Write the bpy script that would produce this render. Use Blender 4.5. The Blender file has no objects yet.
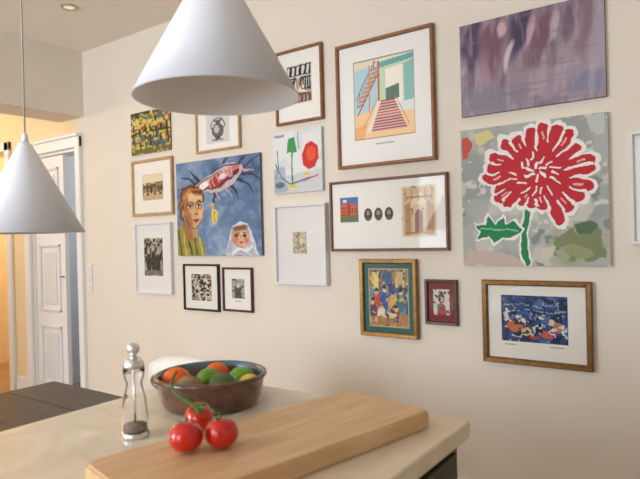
import bpy, bmesh, math, random
import numpy as np
from mathutils import Vector, Matrix
random.seed(4)
SC=bpy.context.scene
COL=bpy.context.collection
try:
    SC.view_settings.view_transform='Standard'
    SC.view_settings.look='None'
except Exception: pass

def lin(c):
    return tuple(((x/255)/12.92 if x/255<=0.04045 else ((x/255+0.055)/1.055)**2.4) for x in c)
# ---------------------------------------------------------------- materials
MC={}
def mat(name,col,rough=.5,metal=0,var=0,scale=8,coat=0,bump=0,stretch=(1,1,1),col2=None,trans=0,ior=1.45,emit=0,coords='Object',detail=4,tmin=.3,tmax=.7,dist=0):
    if name in MC: return MC[name]
    m=bpy.data.materials.new(name);m.use_nodes=True;nt=m.node_tree
    b=nt.nodes['Principled BSDF'];L=nt.links.new
    c=lin(col);b.inputs['Base Color'].default_value=(*c,1)
    b.inputs['Roughness'].default_value=rough;b.inputs['Metallic'].default_value=metal
    b.inputs['Coat Weight'].default_value=coat;b.inputs['Coat Roughness'].default_value=.08
    b.inputs['Transmission Weight'].default_value=trans;b.inputs['IOR'].default_value=ior
    if emit:
        b.inputs['Emission Color'].default_value=(*c,1);b.inputs['Emission Strength'].default_value=emit
    if var or col2 or bump:
        tc=nt.nodes.new('ShaderNodeTexCoord');mp=nt.nodes.new('ShaderNodeMapping');mp.inputs['Scale'].default_value=stretch
        n=nt.nodes.new('ShaderNodeTexNoise');n.inputs['Scale'].default_value=scale;n.inputs['Detail'].default_value=detail;n.inputs['Distortion'].default_value=dist
        L(tc.outputs[coords],mp.inputs[0]);L(mp.outputs[0],n.inputs['Vector'])
        if var or col2:
            r=nt.nodes.new('ShaderNodeValToRGB')
            if col2: a,d=c,lin(col2)
            else: a=tuple(x*(1-var) for x in c);d=tuple(min(1,x*(1+var)) for x in c)
            r.color_ramp.elements[0].position=tmin;r.color_ramp.elements[1].position=tmax
            r.color_ramp.elements[0].color=(*a,1);r.color_ramp.elements[1].color=(*d,1)
            L(n.outputs['Fac'],r.inputs[0]);L(r.outputs[0],b.inputs['Base Color'])
        if bump:
            bp=nt.nodes.new('ShaderNodeBump');bp.inputs['Strength'].default_value=bump;bp.inputs['Distance'].default_value=.002
            L(n.outputs['Fac'],bp.inputs['Height']);L(bp.outputs[0],b.inputs['Normal'])
    MC[name]=m;return m

# ---------------------------------------------------------------- mesh helpers
def mk(name,verts,faces,m,smooth=False,parent=None):
    me=bpy.data.meshes.new(name);me.from_pydata([tuple(v) for v in verts],[],faces)
    bm=bmesh.new();bm.from_mesh(me);bmesh.ops.recalc_face_normals(bm,faces=bm.faces);bm.to_mesh(me);bm.free()
    me.materials.append(m)
    if smooth:
        for p in me.polygons:p.use_smooth=True
    o=bpy.data.objects.new(name,me);COL.objects.link(o)
    if parent: par(o,parent)
    return o
def par(o,p):
    o.parent=p;o.matrix_parent_inverse=Matrix.Translation(-Vector(p.location))
def empty(name,loc):
    e=bpy.data.objects.new(name,None);e.location=loc;e.empty_display_size=.05;COL.objects.link(e);return e
def box(name,x0,x1,y0,y1,z0,z1,m,parent=None,bev=0,seg=2):
    v=[(x,y,z) for x in(x0,x1) for y in(y0,y1) for z in(z0,z1)]
    f=[(0,1,3,2),(4,6,7,5),(0,4,5,1),(2,3,7,6),(0,2,6,4),(1,5,7,3)]
    o=mk(name,v,f,m,parent=parent)
    if bev:
        b=o.modifiers.new('b','BEVEL');b.width=bev;b.segments=seg;b.limit_method='ANGLE'
    return o
def lathe(name,prof,m,loc=(0,0,0),seg=48,parent=None,smooth=True,sq=0):
    v=[];f=[];n=len(prof)
    for i in range(seg):
        a=2*math.pi*i/seg
        for r,z in prof: v.append((loc[0]+r*math.cos(a),loc[1]+r*math.sin(a),loc[2]+z))
    for i in range(seg):
        j=(i+1)%seg
        for k in range(n-1): f.append((i*n+k,j*n+k,j*n+k+1,i*n+k+1))
    o=mk(name,v,f,m,smooth)
    bm=bmesh.new();bm.from_mesh(o.data);bmesh.ops.remove_doubles(bm,verts=bm.verts,dist=1e-5);bmesh.ops.recalc_face_normals(bm,faces=bm.faces);bm.to_mesh(o.data);bm.free()
    if smooth:
        for p in o.data.polygons:p.use_smooth=True
    if parent: par(o,parent)
    return o
def tube(name,pts,rads,m,seg=10,parent=None):
    pts=[Vector(p) for p in pts];v=[];f=[]
    if not hasattr(rads,'__len__'): rads=[rads]*len(pts)
    up=Vector((.3,.2,1)).normalized()
    for i,p in enumerate(pts):
        t=(pts[min(i+1,len(pts)-1)]-pts[max(i-1,0)]).normalized()
        a=t.cross(up)
        if a.length<.05:a=t.cross(Vector((1,0,0)))
        a.normalize();b=t.cross(a)
        for k in range(seg):
            an=2*math.pi*k/seg;v.append(p+(a*math.cos(an)+b*math.sin(an))*rads[i])
    for i in range(len(pts)-1):
        for k in range(seg):
            f.append((i*seg+k,i*seg+(k+1)%seg,(i+1)*seg+(k+1)%seg,(i+1)*seg+k))
    f.append(tuple(range(seg)));f.append(tuple(range((len(pts)-1)*seg,len(pts)*seg)))
    return mk(name,v,f,m,True,parent)
def bez(pts,n=16):
    P=[Vector(p) for p in pts];out=[]
    for i in range(n+1):
        t=i/n;Q=list(P)
        while len(Q)>1: Q=[Q[k].lerp(Q[k+1],t) for k in range(len(Q)-1)]
        out.append(Q[0])
    return out

# ---------------------------------------------------------------- painted-surface helper (colour attribute on a fine grid)
class Art:
    def __init__(s,n,asp,bg,seed=0):   # asp = h/w
        s.W=n;s.H=max(8,int(n*asp));s.asp=asp
        s.U,s.V=np.meshgrid(np.linspace(0,100,s.W),np.linspace(0,100,s.H))
        s.c=np.ones((s.H,s.W,3))*np.array(bg,float);s.rs=np.random.RandomState(seed+1);s.wu=0;s.wv=0
    def sub(s,u0,v0,u1,v1,bg=None):
        a=Art.__new__(Art)
        i0,i1=int(round(v0/100*s.H)),int(round(v1/100*s.H));j0,j1=int(round(u0/100*s.W)),int(round(u1/100*s.W))
        a.c=s.c[i0:i1,j0:j1];a.H,a.W=a.c.shape[:2];a.asp=a.H/a.W;a.rs=s.rs;a.wu=0;a.wv=0
        a.U,a.V=np.meshgrid(np.linspace(0,100,a.W),np.linspace(0,100,a.H))
        if bg is not None:a.c[:]=np.array(bg,float)
        return a
    def noise(s,su,sv,octv=2):
        r=np.zeros((s.H,s.W));A=0
        for o in range(octv):
            nu=int(max(2,su*2**o))+2;nv=int(max(2,sv*2**o))+2
            g=s.rs.rand(nv,nu)
            x=np.linspace(0,nu-1.001,s.W);y=np.linspace(0,nv-1.001,s.H)
            xi=x.astype(int);yi=y.astype(int);fx=x-xi;fy=(y-yi)[:,None];fx=fx*fx*(3-2*fx);fy=fy*fy*(3-2*fy)
            a=g[yi][:,xi]*(1-fx)+g[yi][:,xi+1]*fx;b=g[yi+1][:,xi]*(1-fx)+g[yi+1][:,xi+1]*fx
            r+=(a*(1-fy)+b*fy)*.5**o;A+=.5**o
        return r/A
    def wob(s,amt,k=8):
        s.wu=(s.noise(k,k)-.5)*amt*2;s.wv=(s.noise(k,k)-.5)*amt*2
    def mix(s,mask,col,al=1):
        m=(np.clip(mask.astype(float),0,1)*al)[...,None];s.c[:]=s.c*(1-m)+np.array(col,float)*m
    def grain(s,k,amt):
        n=(s.noise(k,k,2)-.5)*2*amt;s.c[:]=np.clip(s.c+n[...,None],0,255)
    def patch(s,su,sv,th,col,soft=.06,al=1,reg=None):
        m=np.clip((s.noise(su,sv,3)-th)/soft,0,1)
        if reg is not None:
            u0,v0,u1,v1=reg;m=m*((s.U>u0)&(s.U<u1)&(s.V>v0)&(s.V<v1))
        s.mix(m,col,al)
    def poly(s,pts,col,al=1):
        U=s.U+s.wu;V=s.V+s.wv;ins=np.zeros(U.shape,bool);n=len(pts)
        for i in range(n):
            x1,y1=pts[i];x2,y2=pts[(i+1)%n]
            if y1==y2: continue
            c=((y1>V)!=(y2>V))&(U<(x2-x1)*(V-y1)/(y2-y1)+x1);ins^=c
        s.mix(ins,col,al)
    def rect(s,u0,v0,u1,v1,col,al=1): s.poly([(u0,v0),(u1,v0),(u1,v1),(u0,v1)],col,al)
    def ell(s,cu,cv,ru,rv,col,ang=0,soft=.05,al=1):
        U=s.U+s.wu-cu;V=(s.V+s.wv-cv);a=math.radians(ang)
        X=U*math.cos(a)+V*math.sin(a);Y=-U*math.sin(a)+V*math.cos(a)
        d=np.sqrt((X/ru)**2+(Y/rv)**2);s.mix(np.clip((1-d)/soft+.5,0,1),col,al)
    def line(s,pts,w,col,al=1,w2=None):
        U=s.U+s.wu;V=(s.V+s.wv)*s.asp;m=np.zeros(U.shape,bool);n=len(pts)-1
        for i in range(n):
            ax,ay=pts[i];bx,by=pts[i+1];ay*=s.asp;by*=s.asp
            dx,dy=bx-ax,by-ay;L=dx*dx+dy*dy+1e-9
            t=np.clip(((U-ax)*dx+(V-ay)*dy)/L,0,1)
            ww=w if w2 is None else w+(w2-w)*(i+t)/n
            m|=np.hypot(U-ax-t*dx,V-ay-t*dy)<ww/2
        s.mix(m,col,al)
    def mesh(s,name,x0,x1,z0,z1,y,parent,rough=.55,coat=0):
        X=x0+(x1-x0)*s.U/100;Z=z1-(z1-z0)*s.V/100;H,W=s.H,s.W
        co=np.stack([X,np.full(X.shape,y),Z],-1).reshape(-1,3).astype(np.float32)
        idx=np.arange(H*W).reshape(H,W)
        q=np.stack([idx[:-1,:-1],idx[1:,:-1],idx[1:,1:],idx[:-1,1:]],-1).reshape(-1,4)
        me=bpy.data.meshes.new(name);me.vertices.add(len(co));me.vertices.foreach_set('co',co.ravel())
        me.loops.add(q.size);me.loops.foreach_set('vertex_index',q.ravel().astype(np.int32))
        me.polygons.add(len(q));me.polygons.foreach_set('loop_start',np.arange(0,q.size,4,dtype=np.int32))
        try: me.polygons.foreach_set('loop_total',np.full(len(q),4,dtype=np.int32))
        except Exception: pass
        me.update();me.validate()
        at=me.color_attributes.new('paint','FLOAT_COLOR','POINT')
        c=np.clip(s.c,0,255)/255;c=np.where(c<=.04045,c/12.92,((c+.055)/1.055)**2.4)
        c4=np.ones((H*W,4),np.float32);c4[:,:3]=c.reshape(-1,3);at.data.foreach_set('color',c4.ravel())
        key='painted_%s_%s'%(rough,coat)
        if key not in MC:
            m=bpy.data.materials.new(key);m.use_nodes=True;nt=m.node_tree;b=nt.nodes['Principled BSDF']
            v=nt.nodes.new('ShaderNodeVertexColor');v.layer_name='paint';nt.links.new(v.outputs[0],b.inputs['Base Color'])
            b.inputs['Roughness'].default_value=rough;b.inputs['Coat Weight'].default_value=coat;b.inputs['Coat Roughness'].default_value=.04
            b.inputs['Specular IOR Level'].default_value=.3
            MC[key]=m
        me.materials.append(MC[key])
        o=bpy.data.objects.new(name,me);COL.objects.link(o);par(o,parent);return o

def frame(e,x0,x1,z0,z1,w,d,m,inner=.55):
    prof=[(0,0),(0,d*.92),(w*.12,d),(w*.75,d*.97),(w*.9,d*.85),(w,d*inner-.001),(w,0.0)]
    v=[];f=[];n=len(prof)
    for cx,cz,sx,sz in((x0,z0,1,1),(x1,z0,-1,1),(x1,z1,-1,-1),(x0,z1,1,-1)):
        for i,y in prof: v.append((cx+sx*i,-y-.001,cz+sz*i))
    for c in range(4):
        g=(c+1)%4
        for k in range(n-1): f.append((c*n+k,g*n+k,g*n+k+1,c*n+k+1))
    return mk('frame',v,f,m,parent=e)
def framed(name,r,w,d,m,art,coat=.25):
    x0,x1,z0,z1=r;e=empty(name,((x0+x1)/2,-.001,(z0+z1)/2))
    frame(e,x0,x1,z0,z1,w,d,m)
    box('backing',x0+w*.3,x1-w*.3,-.003,-.001,z0+w*.3,z1-w*.3,PAPER,e)
    art.mesh('print',x0+w*.85,x1-w*.85,z0+w*.85,z1-w*.85,-d*.5,e,.5,coat);return e
def canvas(name,r,d,m,art,rough=.6):
    x0,x1,z0,z1=r;e=empty(name,((x0+x1)/2,-.001,(z0+z1)/2))
    box('stretcher',x0,x1,-d,-.0002,z0,z1,m,e)
    art.mesh('painting',x0,x1,z0,z1,-d-.0006,e,rough,0);return e
def asp(r,w): return (r[3]-r[2]-1.7*w)/(r[1]-r[0]-1.7*w)

# ---------------------------------------------------------------- base materials
PAPER=mat('paper_backing',(235,232,225),.8)
WALL=mat('wall_paint_cream',(230,221,207),.75,var=.02,scale=3,bump=.05)
CEIL=mat('ceiling_paint',(240,232,220),.85)
YEL=mat('wall_paint_yellow',(240,218,178),.8)
TRIM=mat('trim_white_gloss',(236,236,236),.4)
FLOOR=mat('floor_oak',(150,116,84),.4,col2=(185,150,112),scale=4,stretch=(1,12,1))
GREYW=mat('wall_paint_grey',(200,205,212),.8)
OAK=mat('frame_oak',(186,150,105),.45,var=.15,scale=30,stretch=(1,1,1))
WAL=mat('frame_walnut',(140,92,56),.4,var=.2,scale=30)
WAL2=mat('frame_mahogany',(112,66,44),.4,var=.2,scale=30)
DKW=mat('frame_dark_brown',(84,48,36),.35,var=.2,scale=30)
BLK=mat('frame_black',(30,27,26),.35)
WHF=mat('frame_white',(228,228,230),.4)
GLD=mat('frame_gilt',(150,112,62),.35,metal=.6,var=.25,scale=40)
BRZ=mat('frame_bronze',(120,86,44),.38,metal=.55,var=.25,scale=40)
CANV=mat('canvas_edge',(205,205,200),.8)
CANVD=mat('canvas_edge_dark',(110,100,105),.8)

# ---------------------------------------------------------------- room
XL,XR,YB,HC=-4.086,2.2,-5.2,2.792
e=None
def wall_parts(name,boxes,m):
    vs=[];fs=[]
    for (x0,x1,y0,y1,z0,z1) in boxes:
        k=len(vs);vs+=[(x,y,z) for x in(x0,x1) for y in(y0,y1) for z in(z0,z1)]
        fs+=[tuple(k+i for i in q) for q in[(0,1,3,2),(4,6,7,5),(0,4,5,1),(2,3,7,6),(0,2,6,4),(1,5,7,3)]]
    return mk(name,vs,fs,m)
DX0,DX1,DZ=-4.90,-4.185,2.06
wall_parts('wall_north',[(DX1,XR,0,.14,0,HC)],WALL)
wall_parts('wall_north_hall',[(-5.30,DX0,0,.14,0,HC),(-6.6,-5.30,0,.14,2.15,HC),(DX0,DX1,0,.14,DZ,HC)],YEL)
wall_parts('wall_west_beam',[(XL-.33,XL,YB,-.0,2.29,HC)],WALL)
wall_parts('wall_west_lower',[(XL-.33,XL,YB,-2.6,0,2.29)],WALL)
wall_parts('wall_hall_end',[(-6.7,-6.6,YB,1.9,0,HC)],YEL)
wall_parts('wall_east',[(XR,XR+.1,YB,.14,0,HC)],WALL)
# south wall with windows
wy0,wy1=YB-.15,YB
wins=[(-3.8,-2.2),(-1.3,.3)];xs=[-6.6]+[a for w in wins for a in w]+[XR]
bx=[(xs[i],xs[i+1],wy0,wy1,0,HC) for i in(0,2,4)]+[(a,b,wy0,wy1,0,.8) for a,b in wins]+[(a,b,wy0,wy1,2.45,HC) for a,b in wins]
wall_parts('wall_south',bx,WALL)
for i,(a,b) in enumerate(wins):
    w=empty('window_%d'%(i+1),((a+b)/2,YB-.08,1.6))
    for nm,q in dict(jamb_a=(a,a+.06,.8,2.45),jamb_b=(b-.06,b,.8,2.45),head=(a,b,2.39,2.45),sill=(a,b,.8,.86),mullion=((a+b)/2-.03,(a+b)/2+.03,.86,2.39),transom=(a,b,1.85,1.9)).items():
        box(nm,q[0],q[1],YB-.11,YB-.05,q[2],q[3],TRIM,w)
box('floor',-6.7,XR+.1,YB-.15,2.1,-.08,0,FLOOR)
box('ceiling',-6.7,XR+.1,YB-.15,2.1,HC,HC+.08,CEIL)
wall_parts('wall_back_room',[(-5.1,-2.6,1.9,2.0,0,HC),(-2.6,-2.5,.14,2.0,0,HC),(-5.1,-5.0,.14,1.9,0,HC)],GREYW)
wall_parts('wall_warm_room',[(-6.7,-5.1,1.9,2.0,0,HC),(-5.13,-5.1,.14,1.9,0,HC)],YEL)
box('baseboard_north',DX1+.1,XR,-.018,0,0,.14,TRIM,bev=.004)
box('baseboard_hall',-5.2,DX0-.09,-.018,0,0,.14,TRIM,bev=.004)
# double door in north wall
d=empty('door_1',((DX0+DX1)/2,.03,0))
cw=.085
box('casing_a',DX0-cw,DX0,-.03,0,0,DZ+cw,TRIM,d,.006);box('casing_b',DX1,DX1+cw*.75,-.03,0,0,DZ+cw,TRIM,d,.006)
box('casing_head',DX0-cw,DX1+cw*.75,-.032,0,DZ,DZ+cw,TRIM,d,.006);box('casing_cap',DX0-cw-.015,DX1+cw*.75,-.045,0,DZ+cw,DZ+cw+.025,TRIM,d,.004)
box('jamb_a',DX0,DX0+.02,0,.14,0,DZ,TRIM,d);box('jamb_b',DX1-.02,DX1,0,.14,0,DZ,TRIM,d);box('jamb_head',DX0,DX1,0,.14,DZ-.02,DZ,TRIM,d)
lx0,lx1=DX0+.02,-4.43
box('leaf',lx0,lx1,.02,.055,.01,DZ-.025,TRIM,d)
PAN=mat('door_panel_white',(222,224,226),.45)
for k,(za,zb) in enumerate([(.12,.62),(.74,1.30),(1.42,1.94)]):
    for nm,q in dict(l=(lx0+.07,lx0+.09,za,zb),r=(lx1-.09,lx1-.07,za,zb),t=(lx0+.07,lx1-.07,zb-.02,zb),b=(lx0+.07,lx1-.07,za,za+.02)).items():
        box('moulding_%d%s'%(k,nm),q[0],q[1],.008,.021,q[2],q[3],PAN,d,.004)
    box('panel_%d'%k,lx0+.13,lx1-.13,.012,.021,za+.06,zb-.06,PAN,d,.006)
lathe('handle_rose',[(0,0),(.02,0),(.02,.01),(0,.01)],mat('brass_dull',(150,130,90),.3,metal=.9),(lx1-.035,.012,1.03),24,d)
# second leaf swung into the back room
box('leaf_open',-4.24,-4.205,.15,.50,.01,DZ-.025,TRIM,d)
# doorway to warm room
t=empty('door_2',(-5.9,0,0))
box('casing_a',-5.30,-5.22,-.03,0,0,2.23,TRIM,t,.006);box('casing_head',-6.55,-5.22,-.03,0,2.15,2.23,TRIM,t,.006);box('jamb',-5.32,-5.30,0,.14,0,2.15,TRIM,t)
# light switch strip
sw=empty('light_switch_panel',(-4.06,0,1.03))
box('plate',-4.078,-4.022,-.009,-.0005,.915,1.145,TRIM,sw,.003)
for k in range(3): box('rocker_%d'%k,-4.068,-4.032,-.0125,-.009,.925+k*.072,.985+k*.072,PAN,sw,.002)
# downlights; those past the first are added, out of view, to warm the upper wall
for (qx,qy) in((-3.354,-.547),(-1.9,-.65),(-.4,-.65)):
    dl=empty('ceiling_and_added_downlight',(qx,qy,HC))
    lathe('ring',[(.034,-.001),(.05,-.001),(.048,-.008),(.036,-.008),(.034,-.001)],mat('downlight_chrome',(190,185,175),.3,metal=.8),(qx,qy,HC),32,dl)
    lathe('lens',[(0,-.003),(.034,-.003)],mat('downlight_lens',(255,235,205),.4,emit=.45),(qx,qy,HC),32,dl)

# ---------------------------------------------------------------- ARTWORKS
R={1:(-3.486,-3.064,1.922,2.219),2:(-2.811,-2.422,1.864,2.15),3:(-3.486,-3.049,1.485,1.879),4:(-3.006,-2.264,1.204,1.817),5:(-3.461,-3.074,.941,1.433),
6:(-2.966,-2.638,.846,1.149),7:(-2.603,-2.354,.857,1.13),8:(-2.13,-1.799,1.952,2.373),9:(-2.156,-1.812,1.56,1.912),10:(-2.157,-1.793,1.038,1.491),
11:(-1.705,-1.143,1.663,2.319),12:(-1.769,-1.089,1.224,1.599),13:(-1.587,-1.26,.786,1.183),14:(-1.22,-1.055,.866,1.084),15:(-1.01,-.397,1.845,2.268),
16:(-1.016,-.395,1.154,1.781),17:(-.931,-.469,.716,1.089),18:(-.317,.05,1.243,1.687)}
W_=(238,236,230)
# 1 yellow/black print
a=Art(110,asp(R[1],0),(190,164,60),1)
a.patch(7,7,.5,(70,62,40));a.patch(10,8,.6,(215,196,110));a.patch(5,9,.62,(120,110,70));a.patch(9,9,.62,(160,80,56));a.patch(9,9,.60,(80,104,112))
for k in range(7): a.line([(8+14*k,15+a.rs.rand()*20),(6+14*k+a.rs.rand()*6,70+a.rs.rand()*20)],4,(44,42,36))
for k in range(7): a.ell(8+14*k,22+a.rs.rand()*12,4,6,(205,180,130))
a.rect(0,0,100,7,(60,60,50));a.rect(0,88,100,100,(110,100,50));a.rect(0,47,100,51,(60,55,35))
a.patch(12,12,.66,(216,196,90),.05)
canvas('yellow_crowd_print',R[1],.012,CANVD,a)
# 2 vase drawing
a=Art(100,asp(R[2],.016),W_,2);s=a.sub(22,16,78,84,(212,210,205));s.wob(2)
s.ell(50,58,26,26,(95,95,98));s.ell(45,52,12,14,(190,190,190));s.poly([(38,88),(62,88),(58,78),(42,78)],(70,70,72));s.rect(40,22,60,38,(90,90,92));s.ell(50,20,22,7,(70,70,72));s.ell(50,19,14,4,(170,170,168));s.line([(26,25),(18,42),(28,52)],4,(80,80,80));s.line([(74,25),(82,42),(72,52)],4,(80,80,80));s.rect(25,88,75,93,(120,118,115))
framed('vase_drawing_framed',R[2],.016,.02,OAK,a)
# 3 sepia landscape
a=Art(110,asp(R[3],.02),(236,232,222),3);s=a.sub(24,24,78,74,(205,185,150));s.wob(3)
s.rect(0,0,100,38,(222,208,180));s.poly([(0,45),(30,30),(60,40),(100,28),(100,70),(0,70)],(150,125,90));s.patch(9,9,.55,(90,70,50),reg=(0,32,100,100))
s.rect(20,42,28,75,(70,55,40));s.rect(60,38,66,78,(80,62,45));s.ell(44,60,6,16,(60,48,36));s.rect(0,82,100,100,(190,165,125))
framed('sepia_landscape_framed',R[3],.02,.022,OAK,a)
# 4 blue portrait painting
a=Art(260,asp(R[4],0),(98,126,160),4);a.patch(4,4,.45,(128,152,182),.3);a.patch(6,5,.56,(160,178,198),.25,.85,reg=(30,35,100,100));a.patch(5,5,.62,(66,90,128),.2,.8)
a.mix(np.clip((100-a.V)/60,0,1)*np.clip((a.U-20)/80,0,1),(78,104,142),.35)
a.patch(9,9,.58,(120,146,178),.1,.6)
a.wob(2.0,12)
for p in([(70,18),(84,10),(99,3)],[(70,20),(86,18),(100,25)],[(70,22),(84,28),(92,38)],[(66,26),(72,34),(76,45)],[(70,16),(80,4),(88,-2)],[(34,28),(20,20),(6,17)],[(34,26),(24,14),(16,8)],[(60,12),(60,4),(66,-2)],[(50,32),(46,42),(50,50)],[(26,32),(14,28),(2,30)]): a.line(p,4.2,(54,58,84),1,.6)
a.poly([(10,36),(20,27),(34,22),(48,13),(60,7),(72,6),(82,10),(80,18),(72,26),(58,33),(44,35),(30,33),(20,37)],(196,180,182))
a.poly([(14,34),(26,27),(42,24),(44,30),(28,34)],(172,88,80));a.ell(54,23,13,6.5,(172,60,58),-22,.3);a.ell(60,19,8,3,(232,220,214),-24,.4);a.ell(70,13,9,4,(206,120,118),-25,.4);a.ell(36,27,6,3.5,(238,226,218),-20,.4);a.ell(74,17,4,2.4,(120,40,50),-20,.3)
a.line([(32,32),(48,30),(62,25),(76,15)],1.3,(64,42,56));a.line([(44,15),(58,9),(78,8)],1.2,(60,50,66));a.line([(24,29),(40,20),(56,14)],1,(110,60,64))
for k in range(7): a.line([(44+k*4.4,30-k*2.2),(42+k*4.4,22-k*2.0)],.9,(226,196,190),.9)
for p in([(60,30),(68,40)],[(50,34),(54,42)],[(82,14),(92,16)]): a.line(p,1.8,(208,160,170),1,.8)
a.poly([(44,52),(50,54),(52,62),(47,68),(43,62)],(222,196,84));a.poly([(45,52),(41,46),(50,47)],(205,170,60));a.line([(47,55),(47,65)],1,(150,120,40))
# woman
a.poly([(0,70),(8,66),(14,76),(26,78),(34,88),(36,100),(0,100)],(146,140,66))
for k in range(5): a.line([(1+k*7,74+k*2),(5+k*6.5,100)],2.4,((92,96,44),(196,178,80),(70,70,40))[k%3])
a.poly([(8,60),(25,64),(26,80),(17,85),(8,77)],(160,112,72));a.poly([(18,68),(26,66),(26,80),(20,82)],(190,146,98))
a.poly([(3,44),(6,32),(14,25),(24,24),(32,29),(36,38),(35,45),(29,38),(11,42),(9,64),(3,58)],(104,62,46))
for k in range(5): a.line([(5+k*1.2,50-k*3),(10+k*3,32-k),(22+k*2.6,27+k*.6)],.9,(176,112,62))
a.poly([(9,40),(16,33),(27,33),(33,40),(34.5,50),(32,61),(26,71),(20,72),(13,64),(9,54)],(206,164,116))
a.poly([(9,40),(15,36),(16,52),(20,64),(22,72),(13,64),(9,54)],(164,112,76));a.ell(29,57,4,5,(222,180,138),0,.6);a.ell(15,57,3.5,5,(178,112,80),0,.6);a.ell(24,38,8,4,(226,190,142),0,.5)
for cx in(17.5,28.5): a.ell(cx,47,4.2,3.0,(150,100,74),0,.5);a.ell(cx,47.3,3.1,1.4,(232,222,206));a.ell(cx+.4,47.3,1.3,1.4,(30,24,28));a.line([(cx-3.6,44),(cx,42.2),(cx+3.8,43.8)],1.0,(60,38,34));a.line([(cx-3,46.2),(cx,45.6),(cx+3,46.4)],.7,(50,32,30))
a.line([(24,45),(25.6,54),(26,56)],.9,(140,92,64));a.ell(24.5,56.5,2.6,1.1,(156,100,72));a.poly([(19.5,62.5),(22.5,61.4),(24,62),(26,61.4),(28.5,62.6),(24,65.4)],(164,66,58));a.line([(19.5,62.7),(28.5,62.7)],.6,(96,36,36));a.line([(11,58),(17,69),(24,72),(31,64)],.8,(84,54,44))
a.line([(8,38),(18,31),(33,38)],1.8,(190,130,70));a.ell(7.5,54,2.0,4.6,(186,138,94))
# baby wrapped in white
a.poly([(59,100),(61,90),(65,78),(70,68),(77,65),(85,69),(91,80),(94,90),(97,100)],(206,210,218));a.poly([(60,97),(64,84),(68,84),(68,92),(66,100)],(170,178,196));a.poly([(87,84),(92,90),(92,100),(84,96)],(176,184,200));a.line([(68,98),(74,94),(84,95),(90,91)],2.2,(236,236,238));a.line([(70,99),(78,97),(86,99)],1.2,(150,160,184))
a.ell(77,81.5,10.2,11.5,(200,154,124));a.ell(80,84,6,7,(220,178,150),0,.5);a.ell(77,72.2,8,3.2,(126,92,72),0,.4);a.ell(71.5,85,3,3,(206,120,104),0,.7);a.ell(83,85,3,3,(214,130,112),0,.7)
for cx in(73.2,81.2): a.ell(cx,80.4,2.5,2,(150,104,84),0,.5);a.ell(cx,80.6,1.5,1.1,(32,26,28));a.line([(cx-2,78),(cx+2,77.8)],.7,(100,70,58))
a.line([(77.3,81),(77.8,84.6)],.8,(150,104,80));a.ell(77.6,88,2.1,1.1,(170,74,70))
a.grain(18,12);a.grain(40,8)
canvas('blue_portrait_wall_picture',R[4],.02,CANVD,a)
# 5 white framed photo
a=Art(100,asp(R[5],.012),(228,228,226),5);s=a.sub(22,20,76,76,(150,146,138));s.patch(8,10,.5,(48,46,44));s.patch(10,8,.62,(214,208,196))
for cx,cv in((25,34),(50,28),(74,36)): s.ell(cx,cv+32,13,30,(54,52,50));s.ell(cx,cv,7,8,(186,170,150))
s.rect(0,86,100,100,(120,112,100));s.grain(14,26)
framed('family_photo_framed',R[5],.012,.028,WHF,a,.5)
# 6 black/white pattern
a=Art(110,asp(R[6],.012),(232,228,218),6);s=a.sub(20,20,80,80,(205,200,190))
m=(s.noise(13,12,1)>.5);s.mix(m,(50,46,44));
for k in range(4): s.line([(0,12+k*26),(100,12+k*26)],3,(70,64,60))
s.patch(6,6,.66,(150,110,80))
framed('woodcut_print_framed',R[6],.013,.02,BLK,a)
# 7
a=Art(90,asp(R[7],.012),(236,234,228),7);s=a.sub(28,24,74,72,(168,166,160));s.poly([(20,100),(28,42),(50,22),(72,46),(80,100)],(90,88,84));s.ell(50,34,14,12,(205,195,180));s.patch(7,7,.6,(60,58,56));a.rect(40,78,62,80,(150,148,144))
framed('small_photo_framed',R[7],.013,.02,DKW,a)
# 8 black/white abstract figure
a=Art(130,asp(R[8],.016),(238,236,230),8);s=a.sub(20,19,80,77,(222,218,210));s.wob(2.5,6)
s.rect(3,3,97,30,(40,38,42))
for k in range(5): s.poly([(6+k*19,6),(16+k*19,6),(12+k*19,27),(4+k*19,27)],(218,214,208))
s.poly([(4,34),(40,32),(30,62),(40,97),(4,97)],(54,50,54));s.poly([(58,34),(97,32),(97,70),(72,64)],(44,42,46));s.poly([(48,70),(97,76),(97,97),(44,97)],(110,78,62))
s.ell(52,48,14,14,(196,176,156),10);s.ell(56,46,6,10,(120,88,74),10)
for k in range(5): s.line([(8,40+k*12),(30-k*1.5,38+k*12)],3,(214,210,204))
for k in range(3): s.line([(74+k*8,38),(70+k*9,62)],2.6,(214,210,204));s.line([(54+k*14,80),(52+k*15,94)],2.6,(216,206,190))
s.line([(40,34),(46,60),(38,96)],3,(30,28,30));s.line([(58,34),(62,62),(97,74)],3,(30,28,30))
framed('abstract_figure_print_framed',R[8],.016,.024,WAL,a)
# 9 lamp still life
a=Art(140,asp(R[9],0),(226,228,228),9);a.patch(3,3,.5,(205,212,220),.3);a.wob(1.5)
a.poly([(0,74),(100,66),(100,100),(0,100)],(206,208,210));a.rect(3,4,24,8,(150,160,180))
a.line([(40,88),(39,30)],3,(60,130,80));a.poly([(32,12),(45,10),(50,34),(28,36)],(64,150,88));a.ell(40,90,10,3,(220,205,70))
a.poly([(60,40),(68,24),(80,20),(92,30),(94,48),(86,62),(72,64),(62,56)],(206,52,44));a.ell(78,40,10,12,(226,90,60),0,.3);a.ell(70,72,6,3,(225,200,70))
a.line([(4,52),(16,74),(34,86),(56,82),(80,78)],2.2,(74,98,130));a.line([(8,30),(10,56),(4,74)],2,(96,110,130));a.ell(12,86,10,5,(84,96,112));a.line([(62,84),(92,74)],2,(180,80,60));a.line([(52,4),(54,30)],1.3,(60,60,70))
a.poly([(0,60),(22,56),(30,96),(0,100)],(120,140,170),.45)
canvas('still_life_wall_picture',R[9],.02,CANV,a)
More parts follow.
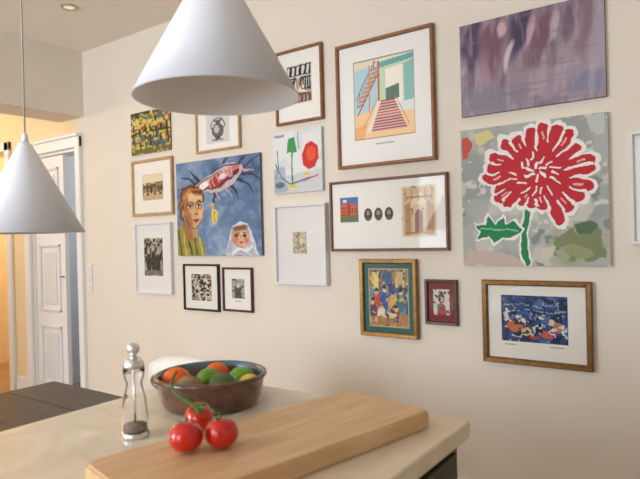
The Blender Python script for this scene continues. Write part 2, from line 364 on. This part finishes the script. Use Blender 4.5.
# 10
a=Art(100,asp(R[10],.014),(226,224,222),10);s=a.sub(34,33,62,62,(196,184,160));s.patch(7,9,.5,(140,126,104),.15);s.line([(30,15),(45,50),(38,88)],5,(110,96,76));s.ell(60,40,16,14,(216,204,180))
framed('botanical_etching_framed',R[10],.014,.034,WHF,a,.6)
# 11 staircase print
a=Art(230,asp(R[11],.018),(238,237,234),11);s=a.sub(17,14,83,80,(244,228,190))
s.rect(0,0,100,100,(238,226,200));s.poly([(0,12),(40,8),(40,62),(0,68)],(176,212,222));s.rect(0,0,46,10,(228,220,196));s.poly([(44,6),(100,4),(100,60),(44,60)],(198,218,190));s.poly([(54,16),(82,14),(82,60),(54,60)],(244,240,222));s.poly([(84,14),(100,10),(100,60),(84,60)],(140,190,188))
s.poly([(44,6),(100,2),(100,9),(44,13)],(104,170,172));s.rect(41,4,44,62,(176,112,84));s.poly([(54,40),(76,36),(76,54),(54,56)],(92,120,110))
s.poly([(0,68),(40,62),(100,60),(100,100),(0,100)],(244,204,156));s.poly([(64,60),(100,58),(100,72),(78,70)],(226,232,228));s.poly([(0,84),(22,80),(16,100),(0,100)],(240,176,120))
for k in range(9):
    u=4+k*3.6;v=56-k*5.4
    s.poly([(u,v),(u+13,v-3),(u+13,v+1),(u,v+2.6)],(206,134,104));s.line([(u+2,v),(u+2,v-10)],.8,(120,96,96))
s.line([(4,48),(20,24),(38,4)],1.4,(150,92,76));s.line([(6,68),(24,44),(42,20)],1.8,(140,90,80));s.line([(26,66),(27,8)],2.0,(220,130,84))
n=11
for k in range(n):
    t0=k/n;t1=(k+1)/n;vt=54+t0*38;vb=54+t1*38;l0=46-18*t0;l1=46-18*t1;r0=68+20*t0;r1=68+20*t1
    s.poly([(l0,vt),(r0,vt),(r1,vb),(l1,vb)],(236,176,164));q=.45;s.poly([(l0,vt),(r0,vt),(r0+(r1-r0)*q,vt+(vb-vt)*q),(l0+(l1-l0)*q,vt+(vb-vt)*q)],(132,84,96))
s.poly([(40,54),(46,54),(28,92),(20,92)],(242,226,200));s.line([(42,48),(16,86)],1.2,(214,130,92));s.line([(69,50),(91,88)],1.2,(214,130,92))
s.rect(0,0,100,1.2,(150,142,130));s.rect(0,98.8,100,100,(150,142,130));s.rect(0,0,1.2,100,(150,142,130));s.rect(98.8,0,100,100,(150,142,130))
a.rect(40,84,60,84.8,(170,166,160))
framed('staircase_print_framed',R[11],.018,.028,WAL,a,.3)
# 12 triple
a=Art(230,asp(R[12],.014),(238,236,230),12);s=a.sub(8,22,25,59,(70,110,176))
s.poly([(0,28),(40,20),(100,34),(100,100),(0,100)],(206,92,50));s.poly([(40,20),(58,26),(58,100),(40,100)],(150,56,36));s.poly([(0,80),(100,70),(100,100),(0,100)],(96,112,56));s.ell(26,14,12,6,(228,232,238))
for i in range(3):
    for j in range(3): s.rect(6+i*11,38+j*14,11+i*11,46+j*14,(70,30,26))
for i in range(3): s.rect(66+i*11,44,71+i*11,66,(80,34,28))
s=a.sub(29,38,58,60,(238,236,230))
for k in range(3):
    c=17+k*33;s.ell(c,50,13,44,(40,34,34));s.ell(c,40,6,18,(150,128,112));s.ell(c,80,9,12,(70,62,60))
s=a.sub(64,12,92,84,(222,206,172));s.rect(4,3,96,97,(206,180,138))
s.poly([(8,97),(8,40),(26,30),(26,97)],(180,134,100));s.poly([(74,97),(74,28),(94,38),(94,97)],(182,140,104));s.ell(50,36,22,24,(226,210,176));s.rect(30,36,70,97,(214,188,150));s.ell(50,62,12,16,(140,104,84));s.rect(38,62,62,90,(140,104,84))
for k in range(5): s.line([(10+20*k,6),(12+19*k,28)],3,(186,120,96))
s.rect(10,20,90,24,(170,124,100));s.patch(9,12,.66,(150,126,108));s.rect(10,90,90,94,(190,110,86))
framed('triple_postcard_print_framed',R[12],.014,.022,WAL2,a,.3)
# 13 teal mat
a=Art(170,asp(R[13],.024),(34,98,98),13);a.rect(10,8,90,92,(196,168,96));s=a.sub(12,10,88,90,(120,140,160))
s.patch(5,5,.5,(70,92,128));s.wob(3,9);s.rect(0,0,100,30,(150,120,80));s.rect(8,3,26,34,(220,200,120));s.rect(36,2,60,30,(64,90,130));s.rect(70,4,92,30,(206,180,120))
for (u,v,c,h) in((18,42,(200,70,50),34),(40,38,(50,86,156),36),(62,44,(204,160,80),32),(82,40,(60,120,110),36),(30,68,(226,214,200),26),(70,72,(176,54,48),24),(8,60,(80,60,90),30)):
    s.ell(u,v+h*.5,12,h*.5,c);s.ell(u,v-2,5,5,(222,178,140));s.ell(u,v-6,5,3,(60,40,30))
s.poly([(0,84),(100,78),(100,100),(0,100)],(170,120,80));s.ell(50,82,20,5,(220,200,150));s.ell(46,80,4,3,(190,60,40));s.patch(10,10,.66,(50,68,104));s.patch(12,12,.7,(216,180,120));s.grain(16,20)
framed('cafe_scene_print_framed',R[13],.024,.03,GLD,a,.3)
# 14
a=Art(110,asp(R[14],.015),(118,34,36),14);s=a.sub(20,18,80,82,(206,200,190));s.wob(2);s.ell(50,34,20,20,(64,70,84));s.ell(52,36,11,12,(214,170,140));s.poly([(20,100),(28,62),(50,52),(74,62),(82,100)],(176,70,60));s.ell(34,70,12,14,(90,120,100));s.patch(7,7,.6,(70,60,60))
framed('small_red_print_framed',R[14],.016,.022,DKW,a,.3)
# 15 mauve blurred abstract
a=Art(200,asp(R[15],0),(146,126,138),15);n1=a.noise(4,2,3);n2=a.noise(14,2,3)
a.mix(np.clip((n1-.4)*4,0,1),(174,158,166),.8);a.mix(np.clip((n2-.5)*5,0,1),(112,92,110),.7)
a.wu=(a.noise(6,3,2)-.5)*10;a.wv=(a.noise(6,3,2)-.5)*12
for (u,v,ru,rv,c,al) in((12,20,7,34,(74,60,84),.9),(26,24,7,38,(116,76,96),.85),(44,18,8,30,(62,52,78),.9),(59,34,7,40,(112,78,94),.8),(76,16,7,28,(104,84,104),.8),(90,26,5,30,(128,98,114),.6),(31,14,3,12,(216,182,190),.85),(51,22,3,16,(204,172,180),.8),(36,46,2.4,14,(222,204,212),.8),(68,18,3,18,(196,178,188),.7),(18,60,4,22,(170,138,156),.7),(22,86,26,14,(128,126,144),.8),(70,78,28,16,(152,136,152),.8),(97,50,7,46,(170,162,174),.8),(90,84,14,10,(116,122,150),.6)):
    a.ell(u,v,ru,rv,c,6,.6,al)
n3=a.noise(22,3,3);a.mix(np.clip((n3-.54)*6,0,1),(186,172,182),.4)
n3=a.noise(3,22,3);a.mix(np.clip((n3-.56)*6,0,1),(128,110,128),.45)
canvas('mauve_abstract_wall_picture',R[15],.018,CANVD,a,.45)
# 16 red flower
a=Art(300,asp(R[16],0),(172,176,172),16);a.patch(4,4,.48,(154,160,156),.15);a.patch(6,6,.58,(196,196,188),.1);a.patch(10,10,.68,(132,140,136),.06);a.patch(16,16,.7,(206,206,198),.04)
a.wob(1.8,16)
a.poly([(0,6),(6,4),(9,12),(6,20),(1,22)],(196,84,70));a.poly([(10,3),(22,2),(26,8),(14,12)],(216,204,140))
a.poly([(66,82),(74,76),(84,72),(94,76),(98,84),(97,95),(84,97),(72,99),(64,92)],(126,134,98));a.patch(10,10,.56,(168,172,150),.05,.8,reg=(62,70,100,100));a.ell(86,74,7,4.5,(86,112,76),-10);a.ell(80,90,9,4,(146,154,110),10);a.poly([(56,88),(66,86),(64,95),(56,95)],(206,196,176));a.poly([(4,88),(30,92),(54,98),(54,100),(0,100)],(198,176,168));a.poly([(88,2),(99,0),(99,14),(90,12)],(190,196,192))
WH=(236,232,230);RD=(190,32,46);GR=(28,128,76)
st=[(50,54),(47,64),(45,76),(45,88),(47,99)]
a.line(st,6.5,WH);a.line(st,4,GR)
lf=[(44,74),(38,68),(33,71),(30,65),(25,70),(20,65),(17,70),(10,70),(14,75),(12,81),(20,79),(24,84),(30,80),(36,81),(40,78)]
cl=[(27+(u-27)*1.12,74.5+(v-74.5)*1.3) for u,v in lf];a.poly(cl,WH);a.poly(lf,GR);a.line([(14,73),(40,75)],1.2,(120,190,150))
cu,cv=54,37
pet=[];NP=22
for k in range(NP):
    deg=(k*360/NP);an=math.radians(deg+a.rs.uniform(-3,3))
    R0=1.0
    if 75<=deg<=125: R0=.66
    elif 125<deg<=165: R0=.84
    elif 30<=deg<75: R0=1.04
    R0*=a.rs.uniform(.88,1.05);pet.append((math.cos(an),math.sin(an),R0))
for c,sc,w in((WH,1.0,10.6),(RD,.95,7.6)):
    for (x,y,r) in pet:
        a.line([(cu+x*14,cv+y*12),(cu+x*37*r*sc,cv+y*33*r*sc)],w*.8,c,1,w)
a.ell(cu,cv,23,20,RD)
rs=a.rs
for k in range(NP):
    x,y,r=pet[k];x2,y2,r2=pet[(k+1)%NP];mx,my=(x+x2)/2,(y+y2)/2;q=rs.uniform(18,27);ww=rs.uniform(.9,1.6)
    a.line([(cu+mx*q,cv+my*q*.85),(cu+mx*(q+6)+rs.uniform(-1,1),cv+my*(q+6)*.85),(cu+mx*36*r,cv+my*31*r)],ww*.8,WH,1,2.2)
for k in range(15):
    an=math.radians(k*24+rs.uniform(-7,7));q=rs.uniform(9,14);x,y=math.cos(an),math.sin(an);dd=rs.uniform(4,7)
    a.line([(cu+x*q,cv+y*q*.85),(cu+x*(q+dd)-y*2,cv+y*(q+dd)*.85+x*2)],rs.uniform(1.2,2.0),WH,1,1.0)
for k in range(6):
    an=math.radians(k*60+20);q=3;x,y=math.cos(an),math.sin(an)
    a.line([(cu+x*q,cv-2+y*q*.8),(cu+x*(q+4)-y*2,cv-2+y*(q+4)*.8+x*2)],1.6,WH)
for k in range(NP):
    x,y,r=pet[k]
    if k%2: a.line([(cu+x*27*r,cv+y*24*r),(cu+x*32*r,cv+y*28*r)],1.2,(232,170,170))
canvas('red_flower_wall_picture',R[16],.022,CANV,a)
# 17 dark blue print
a=Art(200,asp(R[17],.024),(226,222,212),17);s=a.sub(15,14,82,76,(36,58,112));s.patch(5,5,.55,(66,96,150),.1);s.patch(8,8,.62,(18,26,54),.05);s.wob(3.5,14)
for (u,v,ru,rv,c,an) in((20,66,12,14,(188,102,52),0),(38,78,8,10,(206,176,120),20),(70,82,12,7,(186,84,52),0),(56,70,7,10,(206,202,190),10),(86,66,7,12,(170,110,70),0),(8,40,4,12,(202,198,190),0),(34,56,5,8,(216,206,176),0),(76,56,5,6,(206,190,150),0),(26,86,10,5,(196,196,190),0),(48,90,10,4,(160,64,46),0)): s.ell(u,v,ru,rv,c,an)
for p in([(4,22),(34,18),(60,24),(96,14)],[(10,34),(40,30),(72,36),(98,30)],[(44,14),(46,50)],[(66,10),(64,48)],[(86,16),(88,50)],[(20,16),(18,48)]): s.line(p,1.6,(170,182,206),.8)
s.patch(14,12,.64,(206,206,206),.04,reg=(0,40,100,100));s.patch(14,12,.62,(20,28,60),.04)
a.rect(18,80,30,81,(150,146,140));a.rect(64,80,78,81,(150,146,140))
framed('blue_harbour_print_framed',R[17],.025,.03,BRZ,a,.4)
# 18
a=Art(80,asp(R[18],.014),(232,230,228),18);s=a.sub(24,24,76,76,(190,190,186));s.patch(6,6,.5,(110,112,116),.1);s.ell(50,50,20,26,(222,218,208))
framed('white_framed_print',R[18],.014,.03,WHF,a,.4)

# ---------------------------------------------------------------- pendant lamps
SH=mat('lamp_shade_white',(236,240,248),.38)
SHI=mat('lamp_shade_inner',(238,236,232),.5)
CORD=mat('lamp_cord_grey',(185,180,172),.6)
BULB=mat('lamp_bulb_opal',(245,240,230),.3)
def pendant(x,y,z,r=.17,h=.285):
    e=empty('pendant_lamp',(x,y,z))
    lathe('shade',[(.014,h),(.018,h-.004),(r,0),(r-.003,.0),(.016,h-.012),(.012,h-.012),(.014,h)],SH,(x,y,z),72,e)
    lathe('neck',[(0,h+.03),(.006,h+.03),(.009,h+.02),(.012,h-.004),(0,h-.004)],SH,(x,y,z),24,e)
    lathe('socket',[(0,h-.02),(.016,h-.02),(.018,h-.09),(0,h-.09)],SHI,(x,y,z),24,e)
    lathe('bulb',[(0,.1),(.018,.105),(.03,.13),(.03,.15),(.016,.185),(.014,h-.09)],BULB,(x,y,z),24,e)
    tube('cord',[(x,y,z+h+.02),(x,y,HC-.02)],.003,CORD,8,e)
    lathe('canopy',[(0,-.001),(.05,-.001),(.05,-.02),(.01,-.03),(0,-.03)],SH,(x,y,HC),32,e)
    return e
pendant(-.858,-1.750,1.594);pendant(-1.80,-1.66,1.338)

# ---------------------------------------------------------------- kitchen island
IX0,IX1,IY0,IY1=-1.29,-.462,-2.55,-1.412
isl=empty('kitchen_island',((IX0+IX1)/2,(IY0+IY1)/2,0))
STONE=mat('stone_worktop',(218,200,172),.2,col2=(242,230,210),scale=5,bump=.02,detail=10,dist=1.5)
OLV=mat('island_olive_paint',(62,58,42),.45)
box('worktop',IX0,IX1,IY0,IY1,.862,.9,STONE,isl,.004)
box('carcass',IX0+.03,IX1-.02,IY0+.03,IY1-.03,.08,.862,OLV,isl)
box('plinth',IX0+.07,IX1-.07,IY0+.07,IY1-.07,0,.08,BLK,isl)
for k in range(2):
    y0=IY0+.05+k*.53;box('side_panel_%d'%k,IX1-.021,IX1-.008,y0,y0+.5,.11,.845,OLV,isl,.003)
# ---------------------------------------------------------------- dark dining table
tb=empty('dark_dining_table',(-1.8,-1.8,0))
DT=mat('dark_stained_wood',(44,32,28),.4,col2=(84,66,58),scale=5,stretch=(2,30,2),tmin=.35,tmax=.75)
for k in range(5):
    y=-2.3+k*.192;box('plank_%d'%k,-2.23,-1.32,y,y+.189,.718,.75,DT,tb,.002)
box('apron_a',-2.17,-1.38,-1.42,-1.40,.63,.718,DT,tb);box('apron_b',-2.17,-1.38,-2.26,-2.24,.63,.718,DT,tb);box('apron_c',-2.17,-2.15,-2.24,-1.42,.63,.718,DT,tb);box('apron_d',-1.40,-1.38,-2.24,-1.42,.63,.718,DT,tb)
for i,(x,y) in enumerate([(-2.19,-1.45),(-1.42,-1.45),(-2.19,-2.29),(-1.42,-2.29)]): box('leg_%d'%(i+1),x,x+.06,y,y+.06,0,.718,DT,tb,.003)
# ---------------------------------------------------------------- white shell chair
CX=-1.90
ch=empty('dining_chair',(CX,-1.1,0))
CHM=mat('chair_white_shell',(236,230,220),.35)
v=[];f=[];NU,NV=18,26
for j in range(NV+1):
    t=j/NV
    for i in range(NU+1):
        q=i/NU*2-1
        if t<.55:
            k=t/.55;w=.2+.03*k;y=-1.36+.36*k;z=.455-.02*(1-k)**4+.02*abs(q)**2.5
        else:
            k=(t-.55)/.45;w=.23-.02*k;y=-1.0+.08*k-.05*abs(q)**2*k;z=.455+.345*k-.04*abs(q)**4*k
        v.append((CX+q*w,y,z))
for j in range(NV):
    for i in range(NU):
        b=j*(NU+1)+i;f.append((b,b+1,b+NU+2,b+NU+1))
o=mk('shell',v,f,CHM,True,ch);sd=o.modifiers.new('s','SOLIDIFY');sd.thickness=.012
for i,(x,y) in enumerate([(-.17,-1.32),(.17,-1.32),(-.17,-1.04),(.17,-1.04)]):
    tube('leg_%d'%(i+1),[(CX+x*.8,y,.455),(CX+x*1.2,y+(-.03 if y<-1.2 else .05),0)],[.014,.010],OAK,12,ch)

# ---------------------------------------------------------------- chopping board
bd_l,bd_w,bd_t=.622,.245,.036
WOOD=mat('beech_board',(204,162,116),.45,col2=(226,190,146),scale=7,stretch=(1,9,3),detail=6,bump=.03)
bm=bmesh.new();bmesh.ops.create_cube(bm,size=1)
for vv in bm.verts: vv.co=Vector((vv.co.x*bd_l,vv.co.y*bd_w,vv.co.z*bd_t))
bmesh.ops.bevel(bm,geom=[e for e in bm.edges if abs(e.verts[0].co.z-e.verts[1].co.z)>.01],offset=.010,segments=5,affect='EDGES')
bmesh.ops.bevel(bm,geom=[e for e in bm.edges if abs(e.verts[0].co.z-e.verts[1].co.z)<.001 and len(e.link_faces)==2 and abs(e.link_faces[0].normal.z-e.link_faces[1].normal.z)>.5],offset=.004,segments=3,affect='EDGES')
me=bpy.data.meshes.new('cutting_board');bm.to_mesh(me);bm.free();me.materials.append(WOOD)
cb=bpy.data.objects.new('cutting_board',me);cb.location=(-.698,-1.778,.9+bd_t/2+.0005);cb.rotation_euler=(0,0,math.radians(77.5));COL.objects.link(cb)
BT=.9+bd_t+.0005

# ---------------------------------------------------------------- tomatoes on the vine
RED=mat('tomato_skin',(205,30,18),.12,var=.15,scale=12,coat=.6)
CAL=mat('tomato_green',(62,104,40),.5)
def tomato(x,y,r,tilt,yaw):
    e=empty('tomato',(x,y,BT))
    prof=[]
    for k in range(25):
        t=math.pi*k/24;rr=r*math.sin(t)**.92 if 0<k<24 else 0;z=r*.90*(-math.cos(t))
        if t>2.3: z-=r*.25*((t-2.3)/.84)**2
        prof.append((rr,z))
    o=lathe('fruit',prof,RED,(0,0,0),40)
    for vv in o.data.vertices:
        a=math.atan2(vv.co.y,vv.co.x);k=1+.018*math.cos(5*a);vv.co.x*=k;vv.co.y*=k
    parts=[o]
    tv=[];tf=[]
    for k in range(6):
        a=k*math.pi/3+.3;c,s=math.cos(a),math.sin(a);b=len(tv);n=7
        for i in range(n):
            t=i/(n-1);rr=.001+r*.75*t;w=.0035*(1-t)**.6+.0003;z=r*.68+.1*r*math.sin(t*3.0)-(.10*r*t*t if k%2 else -.2*r*t*t)
            tv+=[(c*rr-s*w,s*rr+c*w,z),(c*rr,s*rr,z+.0012),(c*rr+s*w,s*rr-c*w,z)]
        for i in range(n-1):
            for q in(0,1): tf.append((b+i*3+q,b+i*3+q+1,b+i*3+q+4,b+i*3+q+3))
    parts.append(mk('calyx',tv,tf,CAL,True))
    parts.append(tube('stem',bez([(0,0,r*.6),(.002,0,r*.9),(.004,.002,r*1.15)],6),.002,CAL,8))
    M=Matrix.Translation((x,y,BT+r*.9))@Matrix.Rotation(yaw,4,'Z')@Matrix.Rotation(tilt,4,'Y')
    for p in parts: p.data.transform(M)
    mnz=min(v.co.z for v in parts[0].data.vertices)
    for p in parts: p.data.transform(Matrix.Translation((0,0,BT-mnz+.0003)));par(p,e)
    return e
tomato(-.768,-1.935,.0295,.35,2.2);tomato(-.729,-1.887,.0295,.3,2.6);tomato(-.838,-1.840,.0275,.45,-.8)
vn=empty('tomato_vine',(-.79,-1.87,BT))
tube('stalk',bez([(-.764,-1.907,BT+.061),(-.79,-1.888,BT+.066),(-.838,-1.875,BT+.068),(-.903,-1.878,BT+.072),(-.893,-1.845,BT+.107)],24),[.0026]*13+[.0028]*12,CAL,10,vn)
tube('branch_1',bez([(-.78,-1.896,BT+.065),(-.76,-1.893,BT+.073),(-.737,-1.890,BT+.060)],8),.002,CAL,8,vn)
tube('branch_2',bez([(-.828,-1.879,BT+.068),(-.838,-1.867,BT+.072),(-.840,-1.849,BT+.058)],8),.002,CAL,8,vn)

# ---------------------------------------------------------------- pepper mill
px,py=-1.006,-1.862
pm=empty('pepper_mill',(px,py,.9))
STEEL=mat('mill_steel',(228,230,234),.28,metal=1)
ACR=mat('mill_clear_acrylic',(254,254,255),.03,trans=1,ior=1.15)
PEP=mat('peppercorns',(104,90,78),.7,col2=(170,154,136),scale=250,bump=.5)
lathe('base',[(0,0),(.026,0),(.028,.004),(.0275,.010),(.024,.013),(0,.013)],STEEL,(px,py,.9),40,pm)
lathe('body',[(.022,.0135),(.0265,.018),(.0265,.045),(.0225,.080),(.0172,.102),(.016,.112),(.0195,.122),(.0215,.132),(.0215,.142),(.0205,.142),(.0200,.132),(.0180,.122),(.0140,.112),(.0152,.102),(.0205,.080),(.0245,.045),(.0245,.020),(.0215,.0135),(.022,.0135)],ACR,(px,py,.9),40,pm)
lathe('pepper',[(0,.0136),(.020,.0136),(.0232,.018),(.0232,.026),(0,.030)],PEP,(px,py,.9),32,pm)
lathe('shaft',[(0,.0136),(.0025,.0136),(.0025,.144),(0,.144)],STEEL,(px,py,.9),16,pm)
lathe('crown',[(0,.1425),(.020,.1425),(.0215,.146),(.0205,.153),(.016,.160),(.009,.165),(0,.166)],STEEL,(px,py,.9),40,pm)
lathe('knob',[(0,.1655),(.005,.1655),(.006,.170),(.011,.174),(.0132,.182),(.011,.189),(.005,.193),(0,.194)],STEEL,(px,py,.9),32,pm)

# ---------------------------------------------------------------- fruit bowl (vessel with its fruit)
bx_,by_=-1.045,-1.610
GLZ=mat('bowl_brown_glaze',(66,40,30),.25,col2=(116,78,56),scale=22,coat=.6,detail=6,bump=.2)
GLI=mat('bowl_inner_glaze',(60,116,140),.25,col2=(120,90,62),scale=16,coat=.5)
bw=empty('fruit_bowl',(bx_,by_,.9))
o=lathe('vessel',[(0,.0),(.108,.0),(.114,.004),(.121,.02),(.127,.045),(.129,.060),(.133,.064),(.137,.070),(.136,.076),(.131,.078),(.126,.074),(.1235,.06),(.121,.04),(.113,.022),(.10,.013),(0,.012)],GLZ,(bx_,by_,.9),64,bw)
o.data.materials.append(GLI)
for p in o.data.polygons:
    c=p.center;dx,dy=c.x-bx_,c.y-by_;rr=math.hypot(dx,dy)+1e-6;nr=(p.normal.x*dx+p.normal.y*dy)/rr
    if (nr<-.15 and c.z<.977) or (p.normal.z>.8 and c.z<.93): p.material_index=1
ha=math.radians(205)
tube('handle',bez([(bx_+.122*math.cos(ha-.28),by_+.122*math.sin(ha-.28),.945),(bx_+.162*math.cos(ha-.2),by_+.162*math.sin(ha-.2),.965),(bx_+.162*math.cos(ha+.2),by_+.162*math.sin(ha+.2),.965),(bx_+.122*math.cos(ha+.28),by_+.122*math.sin(ha+.28),.945)],12),.008,GLZ,12,bw)
def fruit(name,dx,dy,rx,rz,m,ang=0,tip=0,tilt=0,z0=.9125):
    prof=[]
    for k in range(21):
        t=math.pi*k/20;z=-math.cos(t);r=math.sin(t) if 0<k<20 else 0
        zz=z*(1+tip*abs(z)**6);prof.append((r*rz,zz*rx))
    o=lathe(name,prof,m,(0,0,0),32)
    o.data.transform(Matrix.Rotation(ang,4,'Z')@Matrix.Rotation(math.pi/2-tilt,4,'Y'))
    mn=min(v.co.z for v in o.data.vertices);o.data.transform(Matrix.Translation((bx_+dx,by_+dy,z0-mn)))
    par(o,bw);return o
ORG=mat('orange_peel',(236,104,26),.4,bump=.4,scale=220)
LIM=mat('lime_peel',(104,150,44),.35,var=.2,scale=40,bump=.3)
LEM=mat('lemon_peel',(232,190,70),.38,bump=.3,scale=160)
KIW=mat('kiwi_skin',(150,128,92),.8,var=.2,scale=120,bump=.5)
AVO=mat('avocado_skin',(74,98,52),.5,var=.25,scale=80,bump=.5)
for nm,dx,dy,rx,rz,m_,ag in (('orange',-.076,-.044,.039,.038,ORG,0),('lime',-.026,.016,.036,.034,LIM,2.0),('kiwi',-.006,-.066,.036,.034,KIW,.6),('avocado',.044,-.006,.035,.034,AVO,1.2),('small_orange',.056,-.064,.026,.026,ORG,0),('lemon',.085,.046,.030,.030,LEM,1.5),('lime_2',.030,.076,.036,.033,LIM,.3),('orange_2',-.056,.074,.034,.034,ORG,0)):
    fruit(nm,dx,dy,rx,rz,m_,ag)

# ---------------------------------------------------------------- lights
w=bpy.data.worlds.new('w');SC.world=w;w.use_nodes=True
nt=w.node_tree;bg=nt.nodes['Background'];bg.inputs[0].default_value=(.75,.86,1,1);bg.inputs[1].default_value=1.5
def area(name,loc,rot,sx,sy,pw,col):
    l=bpy.data.lights.new(name,'AREA');l.shape='RECTANGLE';l.size=sx;l.size_y=sy;l.energy=pw;l.color=col
    o=bpy.data.objects.new(name,l);o.location=loc;o.rotation_euler=rot;COL.objects.link(o);return o
for i,(a_,b_) in enumerate(wins):
    area('window_daylight_%d'%(i+1),((a_+b_)/2,YB+.02,1.62),(math.radians(90),0,0),1.45,1.5,(116,24)[i],(.84,.92,1))
def spot(loc,pw,col,size=2.2,r=.04):
    l=bpy.data.lights.new('downlight_and_added_spot','SPOT');l.energy=pw;l.color=col;l.spot_size=size;l.spot_blend=1;l.shadow_soft_size=r
    o=bpy.data.objects.new('downlight_and_added_spot',l);o.location=loc;COL.objects.link(o)
WARM=(1,.82,.62)
spot((-3.354,-.547,HC-.02),6,WARM);spot((-1.9,-.65,HC-.02),7,WARM);spot((-.4,-.65,HC-.02),5,WARM)  # first sits in the visible downlight; later pair added unseen as warm wall wash
def point(loc,pw,col,r=.1):
    l=bpy.data.lights.new('room_lamp','POINT');l.energy=pw;l.color=col;l.shadow_soft_size=r
    o=bpy.data.objects.new('room_lamp',l);o.location=loc;COL.objects.link(o)
point((-5.6,-1.2,2.3),36,(1,.86,.68));point((-5.8,1.0,2.0),28,(1,.78,.54));point((-3.9,1.1,2.0),26,(.85,.92,1))

# ---------------------------------------------------------------- camera
cam=bpy.data.cameras.new('camera');cam.sensor_width=36;cam.lens=575/640*36
co=bpy.data.objects.new('camera',cam);COL.objects.link(co);SC.camera=co
yaw,pit,rol=.6193,-.0030,-.0256
fw=Vector((-math.sin(yaw)*math.cos(pit),math.cos(yaw)*math.cos(pit),math.sin(pit)));r=Vector((math.cos(yaw),math.sin(yaw),0));u=r.cross(fw)
c,s=math.cos(rol),math.sin(rol);rr=c*r+s*u;uu=-s*r+c*u
M=Matrix((( rr.x,uu.x,-fw.x,0),(rr.y,uu.y,-fw.y,-2.6),(rr.z,uu.z,-fw.z,1.3),(0,0,0,1)))
co.matrix_world=M
cam.dof.use_dof=True;cam.dof.focus_distance=2.4;cam.dof.aperture_fstop=4.0
